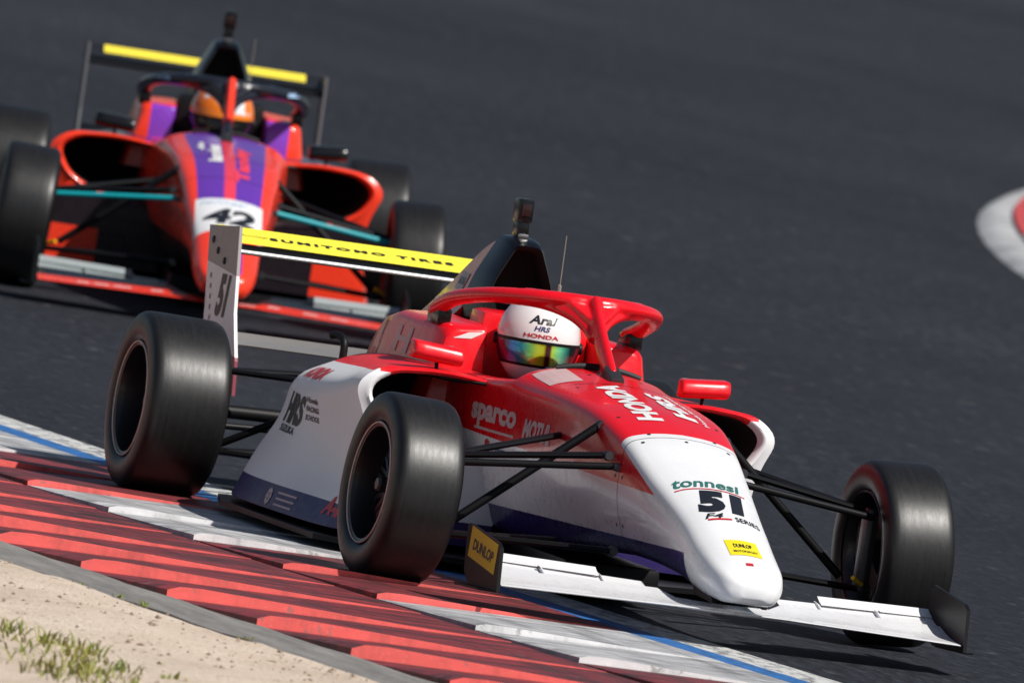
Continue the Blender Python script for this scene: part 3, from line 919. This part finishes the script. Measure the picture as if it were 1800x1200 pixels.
# ------------------------------------------------------------------ liveries
RED, WHITE, NAVY = (0.80, 0.005, 0.013), (0.80, 0.80, 0.815), (0.024, 0.013, 0.105)
def nose_white(x, y, z): return x > ((z * -1.0 + 0.49).op('MAXIMUM', 0.0) * 2.7 + 0.205)
def low_white(x, y, z): return z < (x * -0.022 + 0.386)
def low_navy(x, y, z): return (z < (x * 0.02 + 0.225)) & (x < 0.80) & (z < 0.30)
tub_paint = paint("red_white_navy_paint", RED, [(low_white, WHITE), (nose_white, WHITE), (low_navy, NAVY)])
pod_paint = paint("sidepod_paint", WHITE, [(lambda x, y, z: (z > (x * 0.039 + 0.587)) & ((x < -0.985) | (y.abs() < 0.59)), RED), (lambda x, y, z: (z > 0.47) & (x > -0.985) & (y.abs() < 0.56), RED), (lambda x, y, z: z < 0.138, NAVY)], rough=.45, coat=.04)
red_paint = paint("red_paint", RED)
white_paint = paint("white_paint", WHITE)
rear_plate = paint("rear_endplate_paint", (0.30, 0.27, 0.27), [(lambda x, y, z: (z < (x * -0.06 + 0.49)), (0.86, 0.83, 0.83)), (lambda x, y, z: z < (x * -0.1 + 0.135), (0.22, 0.01, 0.035))], rough=.5, coat=.1)
cover_paint = paint("engine_cover_paint", (0.62, 0.006, 0.012), [(lambda x, y, z: (y.abs() < 0.020) & (x < -2.08), (0.62, 0.60, 0.45))])
wing_yellow = plain("wing_yellow", (0.95, 0.84, 0.06), .45, grime=.02)
beam_silver = plain("beam_silver", (0.46, 0.43, 0.40), .35, metal=.6)
grey_wing = plain("wing_grey", (0.16, 0.17, 0.18), .4)
L51 = dict(nose=tub_paint, tub=tub_paint, shoulder=red_paint, headrest=red_paint, halo=red_paint, airbox=gloss_black, cover=cover_paint, pod=pod_paint,
           fwing=white_paint, flap=white_paint, fep=carbon, rwing=carbon, rflap=wing_yellow, rlead=plain("silver_strip", (.62, .62, .62), .3, metal=.4), beam=beam_silver, rep=rear_plate,
           mirror=red_paint, rod=carbon, steer=2.0)

ORANGE, PURPLE = (0.95, 0.050, 0.018), (0.13, 0.035, 0.38)
tub42 = paint("orange_purple_paint", ORANGE, [
    (lambda x, y, z: (y.abs() < (x * -0.035 + 0.135)) & (z > 0.42) & (x > -0.70), PURPLE),
    (lambda x, y, z: (y.abs() < 0.022) & (x < 0.44) & (z > 0.42), (0.80, 0.05, 0.09)),
    (lambda x, y, z: (y.abs() < 0.055) & (x > 0.70) & (z > 0.22), PURPLE),
    (lambda x, y, z: (y.abs() < 0.128) & (x > 0.44) & (x < 0.755) & (z > 0.28), WHITE),
    (lambda x, y, z: (z < 0.27) & (x < 0.66), (0.012, 0.012, 0.013))])
pod42 = paint("sidepod_orange_purple", (0.025, 0.015, 0.085), [(lambda x, y, z: (x > -1.07) | ((z < 0.22) & (z > 0.09) & (y.abs() > 0.40)), ORANGE), (lambda x, y, z: (z < 0.345) & (x > -1.07) & ((z > 0.205) | (y.abs() < 0.42)), (0.015, 0.010, 0.015))])
sh42 = paint("shoulder_orange_purple", ORANGE, [(lambda x, y, z: (y.abs() < 0.272) & (x > -1.40) & (z < 0.70), (0.22, 0.045, 0.50))])
orange_paint = paint("orange_paint", ORANGE)
halo42 = paint("halo_dark", (0.012, 0.014, 0.022), rough=.3)
flap42 = paint("yellow_black_flap", (0.012, 0.012, 0.013), [(lambda x, y, z: (y.abs() < 0.41) & (z > 0.784), (0.90, 0.74, 0.06))], coat=.1, rough=.45)
teal = plain("teal_tape", (0.0, 0.33, 0.38), .5)
L42 = dict(nose=tub42, tub=tub42, shoulder=sh42, headrest=satin_black, halo=halo42, pillar=orange_paint, airbox=gloss_black, cover=orange_paint, pod=pod42,
           fwing=paint("orange_black_wing", (0.012, 0.012, 0.013), [(lambda x, y, z: (x > (y.abs() * -0.10 + 0.895)), ORANGE)]), flap=paint("pale_grey_flap", (0.012, 0.012, 0.013), [(lambda x, y, z: (y.abs() > 0.36), (0.34, 0.38, 0.38))]), fep=carbon, rwing=carbon, rflap=flap42, rlead=carbon, beam=carbon,
           rep=plain("grey_endplate", (0.10, 0.10, 0.11), .4), mirror=gloss_black, rod=teal, steer=0.0)

car51, P51 = make_car("racing_car", L51)
car51["label"] = "red and white single-seater number 51 with its right wheels on the kerb"
car51["category"] = "racing car"; car51["group"] = "single-seater racing cars on the track"
car51.location = (0, 0, 0.004)
car42, P42 = make_car("racing_car", L42)
car42["label"] = "orange and purple single-seater number 42 following behind, out of focus"
car42["category"] = "racing car"; car42["group"] = "single-seater racing cars on the track"
_n = Vector((0.0125, 0, 1)).normalized(); _h = Vector((math.cos(math.radians(-12.6)), math.sin(math.radians(-12.6)), 0))
_x = (_h - _n * _h.dot(_n)).normalized(); _y = _n.cross(_x)
M42 = Matrix(((_x.x, _y.x, _n.x, -13.6), (_x.y, _y.y, _n.y, 2.31), (_x.z, _y.z, _n.z, gz(-13.6) + .002), (0, 0, 0, 1)))
car42.matrix_world = M42

# ------------------------------------------------------------------ writing on the cars
UP, FWD, LEFT = Vector((0, 0, 1)), Vector((1, 0, 0)), Vector((0, 1, 0))
b = bvh_of([P51['nose']]); nz = P51['nose']
word("race_number", "51", b, (.672, .002, .4), LEFT, -FWD, .160, .150, black_print, nz, bold=.07, shear=.22)
word("lettering", "tonnesi", b, (.545, -.010, .4), LEFT, -FWD, .205, .055, green_print, nz, bold=.02, shear=.25)
decal("underline", rect2(.21, .006), b, (.585, -.008, .4), LEFT, -FWD, red_print, nz)
word("lettering", "F4", b, (.770, -.042, .4), LEFT, -FWD, .060, .032, black_print, nz, bold=.02, shear=.35)
decal("underline", rect2(.07, .009), b, (.792, -.030, .4), LEFT, -FWD, red_print, nz)
word("lettering", "SERIES", b, (.785, .055, .4), LEFT, -FWD, .075, .028, black_print, nz, bold=.01)
decal("yellow_sticker", rect2(.096, .090), b, (.955, .000, .4), LEFT, -FWD, yellow_sticker, nz, lift=.0016)
word("lettering", "DUNLOP", b, (.945, .0, .4), LEFT, -FWD, .055, .022, black_print, nz, bold=.015, lift=.003)
word("lettering", "MOTORSPORT", b, (.978, .002, .4), LEFT, -FWD, .072, .012, black_print, nz, bold=.01, lift=.003)
decal("red_mark", rect2(.022, .014), b, (1.052, -.004, .4), LEFT, -FWD, red_print, nz)

b = bvh_of([P51['tub'], P51['nose']]); tb = P51['tub']
disc = ([Vector((math.cos(2 * PI * i / 8) * .006, math.sin(2 * PI * i / 8) * .006, 0)) for i in range(8)], [tuple(range(8))])
for x_, y_ in ((.21, .10), (.21, -.10), (.262, .13), (.262, -.13), (.262, 0), (-.60, .10), (-.60, -.06), (-.40, .15), (-.40, -.15), (.05, .15), (.05, -.15)):
    decal("fastener", disc, b, (x_, y_, .5), LEFT, -FWD, dark_metal, tb, lift=.001)
for z_ in (.26, .40):
    for x_ in (.21, .262): decal("fastener", disc, b, (x_, -.25, z_), FWD, UP, dark_metal, tb, lift=.001)
decal("panel_gap", rect2(.30, .004, 16, 1), b, (-.455, 0, .6), LEFT, -FWD, satin_black, tb, lift=.0008)
b = bvh_of([P51['tub']])
word("lettering", "HONDA", b, (-.17, -.062, .6), -FWD, -LEFT, .52, .080, white_print, tb, bold=.05)
word("lettering", "HRS", b, (-.16, .066, .6), -FWD, -LEFT, .40, .062, white_print, tb, bold=.05, shear=.2)
word("lettering", "Honda Racing School", b, (-.17, .120, .6), -FWD, -LEFT, .46, .020, white_print, tb, bold=.015)
decal("pale_patch", rect2(.20, .10), b, (-.60, -.155, .6), FWD, LEFT, pink_print, tb, lift=.0015)
S_U, S_V = FWD, UP                                   # right flank, read from outside
word("lettering", "sparco", b, (-.835, -.25, .462), S_U, S_V, .38, .070, pink_print, tb, bold=.045)
decal("underline", rect2(.34, .008), b, (-.82, -.25, .424), S_U, S_V, pink_print, tb)
word("lettering", "MOTUL", b, (-.455, -.245, .458), S_U, S_V, .24, .062, pink_print, tb, bold=.05, shear=.15)
word("lettering", "Cross", b, (-.78, -.25, .372), S_U, S_V, .12, .030, blue_print, tb, bold=.02)
def flower(r):
    V, F = [], []
    for k in range(8):
        a = 2 * PI * k / 8; c_ = Vector((math.cos(a), math.sin(a), 0)); n0 = len(V)
        V += [c_ * r * .62 + Vector((math.cos(2 * PI * i / 6), math.sin(2 * PI * i / 6), 0)) * r * .30 for i in range(6)]; F.append(tuple(range(n0, n0 + 6)))
    n0 = len(V); V += [Vector((math.cos(2 * PI * i / 8), math.sin(2 * PI * i / 8), 0)) * r * .28 for i in range(8)]; F.append(tuple(range(n0, n0 + 8)))
    return V, F
decal("flower_emblem", flower(.026), b, (-.875, -.25, .376), S_U, S_V, red_print, tb)

b = bvh_of([P51['pod-1']]); pd = P51['pod-1']
word("lettering", "HRS", b, (-1.78, -.62, .362), S_U, S_V, .30, .095, black_print, pd, bold=.05, shear=.2)
for i, s_ in enumerate(("Honda", "RACING", "SCHOOL")):
    word("lettering", s_, b, (-1.555 + .01 * i, -.62, .404 - .026 * i), S_U, S_V, (.13, .13, .14)[i], .016, black_print, pd, bold=.03)
word("lettering", "SUZUKA", b, (-1.80, -.63, .298), S_U, S_V, .22, .022, black_print, pd, bold=.03)
word("lettering", "HONDA", b, (-1.74, -.555, .480), Vector((1, -.12, .02)), Vector((0, .62, .78)), .36, .062, red_print, pd, bold=.05)
decal("flower_emblem", flower(.030), b, (-1.66, -.69, .100), S_U, S_V, pink_print, pd)
for i in range(3): decal("small_print", rect2(.17, .006), b, (-1.50, -.69, .118 - .018 * i), S_U, S_V, pink_print, pd)
word("lettering", "A-M", b, (-1.06, -.66, .128), S_U, S_V, .20, .058, red_print, pd, bold=.05, shear=.15)

b = bvh_of([P51['fep-1']]); fw = P51['fw']
decal("amber_sticker", rect2(.285, .088), b, (.768, -.706, .170), Vector((1, 0, -.10)), UP, amber_sticker, fw, lift=.0012)
word("lettering", "DUNLOP", b, (.772, -.706, .168), Vector((1, 0, -.10)), UP, .22, .034, black_print, fw, bold=.04, shear=.15, lift=.002)
b = bvh_of([P51['rep-1']]); rw = P51['rw']
word("race_number", "51", b, (-3.200, -.487, .604), S_U, Vector((.0, 0, 1)), .140, .135, plain("dark_brown_print", (.035, .022, .018), .5), rw, bold=.05, shear=.3)
for i in range(5): decal("small_print", rect2(.010, .016), b, (-3.372 + .012 * i, -.487, .655 - .032 * i), S_U, UP, plain("maroon_print", (.20, .03, .04), .5) if i == 0 else bpy.data.materials["maroon_print"], rw)
for x, z in ((-3.40, .765), (-3.33, .735), (-3.24, .710)):
    V, F = lathe([(0, .004), (.010, .004), (.012, .001), (.012, 0)], 10, 'y'); obj("bolt", [Vector((q.x + x, -.4865 - q.y, q.z + z)) for q in V], F, satin_black, rw)
b = bvh_of([P51['rwf']])
RV = Vector((-.96, 0, .27))
word("lettering", "Dunlop", b, (-3.365, -.375, .80), LEFT, RV, .10, .026, plain("ochre_print", (.30, .24, .02), .5), rw, bold=.0, shear=.3)
word("lettering", "SUMITOMO TIRES", b, (-3.36, -.02, .80), LEFT, RV, .60, .026, black_print, rw, bold=.045, spacing=1.4)
b = bvh_of([P51['cover'], P51['air']])
decal("sponsor_sticker", rect2(.16, .055), b, (-2.06, -.10, .80), S_U, UP, plain("pale_sticker", (.42, .40, .42), .5), P51['cover'])
word("lettering", "RACING", b, (-2.06, -.10, .80), S_U, UP, .13, .022, blue_print, P51['cover'], lift=.003)
b = bvh_of([P51['shoulder-1']])
word("lettering", "H", b, (-1.66, -.33, .62), S_U, UP, .16, .080, pink_print, P51['shoulder-1'], bold=.03)
decal("white_swoosh", ([Vector(q) for q in ((-.045, -.012, 0), (.01, -.008, 0), (.05, .016, 0), (.0, .010, 0), (-.02, .0, 0))], [(0, 1, 2, 3, 4)]), b, (-1.325, -.235, .672), Vector((.2, 1, 0)), UP, white_print, P51['shoulder-1'])
decal("panel_gap", rect2(.008, .17, 2, 10), b, (-1.90, -.33, .615), S_U, Vector((-.15, 0, 1)), satin_black, P51['shoulder-1'])
b = bvh_of([P51['halo']])
word("lettering", "HONDA", b, (-1.33, -.33, .79), Vector((1, .15, .22)), UP, .17, .022, pink_print, P51['halo'], bold=.03, cut=.02)

b = bvh_of([P42['nose'], P42['tub']]); nz = P42['nose']
word("race_number", "42", b, (.615, .0, .4), LEFT, -FWD, .200, .150, black_print, nz, bold=.04, shear=.15)
word("lettering", "tonnesi", b, (.480, -.02, .4), LEFT, -FWD, .18, .032, light_blue_print, nz, bold=.0, shear=.25)
b = bvh_of([P42['tub'], P42['nose']]); tb = P42['tub']
word("lettering", "landes", b, (-.17, -.055, .6), -FWD, -LEFT, .40, .055, white_print, tb, bold=.05)
word("lettering", "du", b, (-.33, -.105, .6), -FWD, -LEFT, .20, .026, white_print, tb, bold=.05)
word("lettering", "Tandey", b, (-.05, .055, .6), -FWD, -LEFT, .62, .070, plain("coral_print", (.80, .05, .09), .5), tb, bold=.05)
b = bvh_of([P42['fw']])
for i, y_ in enumerate((-.52, -.45, -.37, -.24, -.16, .10, .20, .34, .45)):
    decal("small_print", rect2(.045 + .01 * (i % 3), .022), b, (.93, y_, .2), LEFT, -FWD, white_print, P42['fw'])
b = bvh_of([P42['halo']])
for s in (1, -1):
    decal("pale_sticker", rect2(.20, .030, 10, 2), b, (-1.10, s * .26, .835), Vector((0.25, -s * .9 if s < 0 else .9, 0)) if False else Vector((-s * .75 * (1 if s > 0 else 1), .65, 0)), Vector((.2, 0, 1)), light_blue_print, P42['halo'], cut=.02)

# ------------------------------------------------------------------ drivers
def visor_mat(name, ramp):
    m, t, p = mk(name)
    v, x, y, z = xyz(t)
    r = t.nodes.new("ShaderNodeValToRGB")
    els = r.color_ramp.elements
    els[0].position, els[0].color = ramp[0][0], (*ramp[0][1], 1); els[1].position, els[1].color = ramp[-1][0], (*ramp[-1][1], 1)
    for q, c_ in ramp[1:-1]:
        e = els.new(q); e.color = (*c_, 1)
    t.links.new((y * 3.9 + 0.5 + x * 0.15).s, r.inputs[0])
    t.links.new(r.outputs[0], p.inputs["Base Color"])
    p.inputs["Metallic"].default_value = 0.45; p.inputs["Roughness"].default_value = 0.18
    p.inputs["Coat Weight"].default_value = 0.5
    return m

def shell(az0, az1, ph0, ph1, k, na=40, nph=20, edge=True):
    """Patch of a crash-helmet surface; az from the front, ph elevation, k scale."""
    def pt(a, p):
        c, s = math.cos(p), math.sin(p)
        x, y, z = c * math.cos(a), c * math.sin(a), s
        f = max(0.0, math.cos(a))
        ch = max(0.0, min(1.0, (-s - 0.10) / 0.5)) * f
        rx = 0.138 * (1 + 0.16 * ch); ry = 0.126 * (1 - .05 * max(0, -s)); rz = 0.140 if z > 0 else 0.150
        if x < 0: rx = 0.142
        q = Vector((x * rx, y * ry, max(z * rz, -0.128)))
        return q * k
    V = [pt(az0 + (az1 - az0) * i / na, ph0 + (ph1 - ph0) * j / nph) for j in range(nph + 1) for i in range(na + 1)]
    F = [(j * (na + 1) + i, j * (na + 1) + i + 1, (j + 1) * (na + 1) + i + 1, (j + 1) * (na + 1) + i) for j in range(nph) for i in range(na)]
    return V, F

def driver(name, M, head, yaw, suit, shellm, visorm, label, group, roll=0.0, texts=None):
    # one continuous skinned body, seated and reaching for the wheel
    J = [(-.98, 0, .27), (-1.10, 0, .36), (-1.24, 0, .47), (-1.29, head[1] * .5, .565), (head[0], head[1], .64)]
    R_ = [.125, .13, .125, .065, .06]
    E = [(0, 1), (1, 2), (2, 3), (3, 4)]
    def add(p, r, a):
        J.append(p); R_.append(r); E.append((a, len(J) - 1)); return len(J) - 1
    for s in (1, -1):
        a = add((-1.24, s * .135, .485), .072, 2); a = add((-1.08, s * .165, .43), .048, a); a = add((-.92, s * .150, .50), .038, a); w = add((-.865, s * .128, .555), .027, a)
        pm = add((-.835, s * .118, .588), .030, w)
        for i, (dx, dz, dy) in enumerate(((.020, .040, .012), (.026, .030, .004), (.028, .016, -.002), (.024, .004, -.006))):
            f1 = add((-.835 + dx, s * (.118 + dy), .588 + dz), .0095, pm); add((-.835 + dx + .022, s * (.118 + dy - .022), .588 + dz * .9), .0085, f1)
        th = add((-.850, s * .100, .605), .011, pm); add((-.832, s * .086, .618), .009, th)
        h = add((-.88, s * .10, .27), .085, 0); k_ = add((-.50, s * .09, .40), .062, h); an = add((-.12, s * .08, .27), .042, k_); add((-.02, s * .08, .33), .035, an)
    me = bpy.data.meshes.new(name); me.from_pydata(J, E, [])
    o = bpy.data.objects.new(name, me); COL.objects.link(o)
    sk = o.modifiers.new("skin", 'SKIN'); sk.use_smooth_shade = True
    for i, d in enumerate(me.skin_vertices[0].data): d.radius = (R_[i], R_[i])
    me.skin_vertices[0].data[0].use_root = True
    sb = o.modifiers.new("sub", 'SUBSURF'); sb.levels = 1; sb.render_levels = 1
    dg = bpy.context.evaluated_depsgraph_get(); dg.update()
    m2 = bpy.data.meshes.new_from_object(o.evaluated_get(dg)); m2.name = name
    o.modifiers.clear(); o.data = m2
    m2.materials.clear(); m2.materials.append(suit)
    m2.polygons.foreach_set("use_smooth", [True] * len(m2.polygons))
    o.matrix_world = M
    tag(o, label, "person", group)
    V, F = shell(-PI, PI, math.radians(-88), math.radians(90), 1.0, 56, 30)
    h = obj("helmet", V, F, shellm, o, angle=60)
    bm = bmesh.new(); bm.from_mesh(h.data); bmesh.ops.remove_doubles(bm, verts=bm.verts, dist=.0006); bmesh.ops.recalc_face_normals(bm, faces=bm.faces); bm.to_mesh(h.data); bm.free()
    h.location = head; h.rotation_euler = (roll, 0, yaw)
    V, F = shell(math.radians(-88), math.radians(88), math.radians(-32), math.radians(0), 1.012); obj("visor_gasket", V, F, satin_black, h)
    V, F = shell(math.radians(-80), math.radians(80), math.radians(-28), math.radians(-3.5), 1.026); obj("visor", V, F, visorm, h)
    for s in (1, -1):
        V, F = lathe([(0, .010), (.014, .010), (.018, .004), (.018, -.01)], 14, 'y'); obj("visor_pivot", [Vector((q.x + .012, s * (.124 + q.y), q.z - .012)) for q in V], F, satin_black, h)
    V, F = sweep([(-.02, -.05, .134), (-.06, -.03, .132), (-.02, .05, .134)], .006, n=6)
    if texts:
        bb = bvh_of([h])
        for s_, z_, w_, h_, mt, sh in texts:
            word("lettering", s_, bb, (.14, 0, z_), LEFT, UP, w_, h_, mt, h, bold=.03, shear=sh, lift=.0015, cut=.012)
    return o

helmet_white = plain("helmet_white", (.80, .79, .80), .22, coat=.7, grime=.02)
irid = visor_mat("iridium_visor", [(0.0, (.05, .005, .03)), (.14, (.03, .01, .08)), (.20, (.03, .20, .70)), (.30, (.02, .36, .50)), (.40, (.18, .60, .16)), (.50, (.62, .70, .03)), (.57, (.56, .56, .02)), (.60, (.06, .005, .012)),
                                   (.645, (.10, .01, .01)), (.67, (.50, .75, .06)), (.76, (.18, .75, .40)), (.82, (.05, .36, .28)), (.88, (.005, .02, .02)), (1.0, (.05, .005, .02))])
driver("person", Matrix.Translation((0, 0, .004)), (-1.265, -.034, .692), math.radians(-13), plain("navy_suit", (.02, .02, .05), .8), helmet_white, irid,
       "driver in white helmet with rainbow visor seated in the red and white car", "drivers seated in the racing cars",
       texts=[("Arai", .062, .085, .026, black_print, .25), ("HRS", .036, .048, .015, blue_print, .2), ("HONDA", .014, .105, .012, red_print, 0)])

def helmet42():
    m, t, p = mk("helmet_orange_white")
    v, x, y, z = xyz(t)
    a = noise(t, v, 13.0, 2.0, .5, lo=.48, hi=.53)
    c = mix(t, a, (.75, .76, .80), (.85, .20, .015))
    c = mix(t, z < .02, c, (.85, .22, .012))
    c = mix(t, z < .0, c, (.012, .012, .014))
    t.links.new(c, p.inputs["Base Color"]); p.inputs["Roughness"].default_value = .25; p.inputs["Coat Weight"].default_value = .6
    return m
driver("person", M42, (-1.265, 0, .692), 0.0, plain("black_suit", (.012, .012, .014), .8), helmet42(),
       visor_mat("dark_visor", [(0, (.01, .01, .012)), (1, (.012, .012, .014))]),
       "driver in orange and white helmet seated in the orange and purple car", "drivers seated in the racing cars")
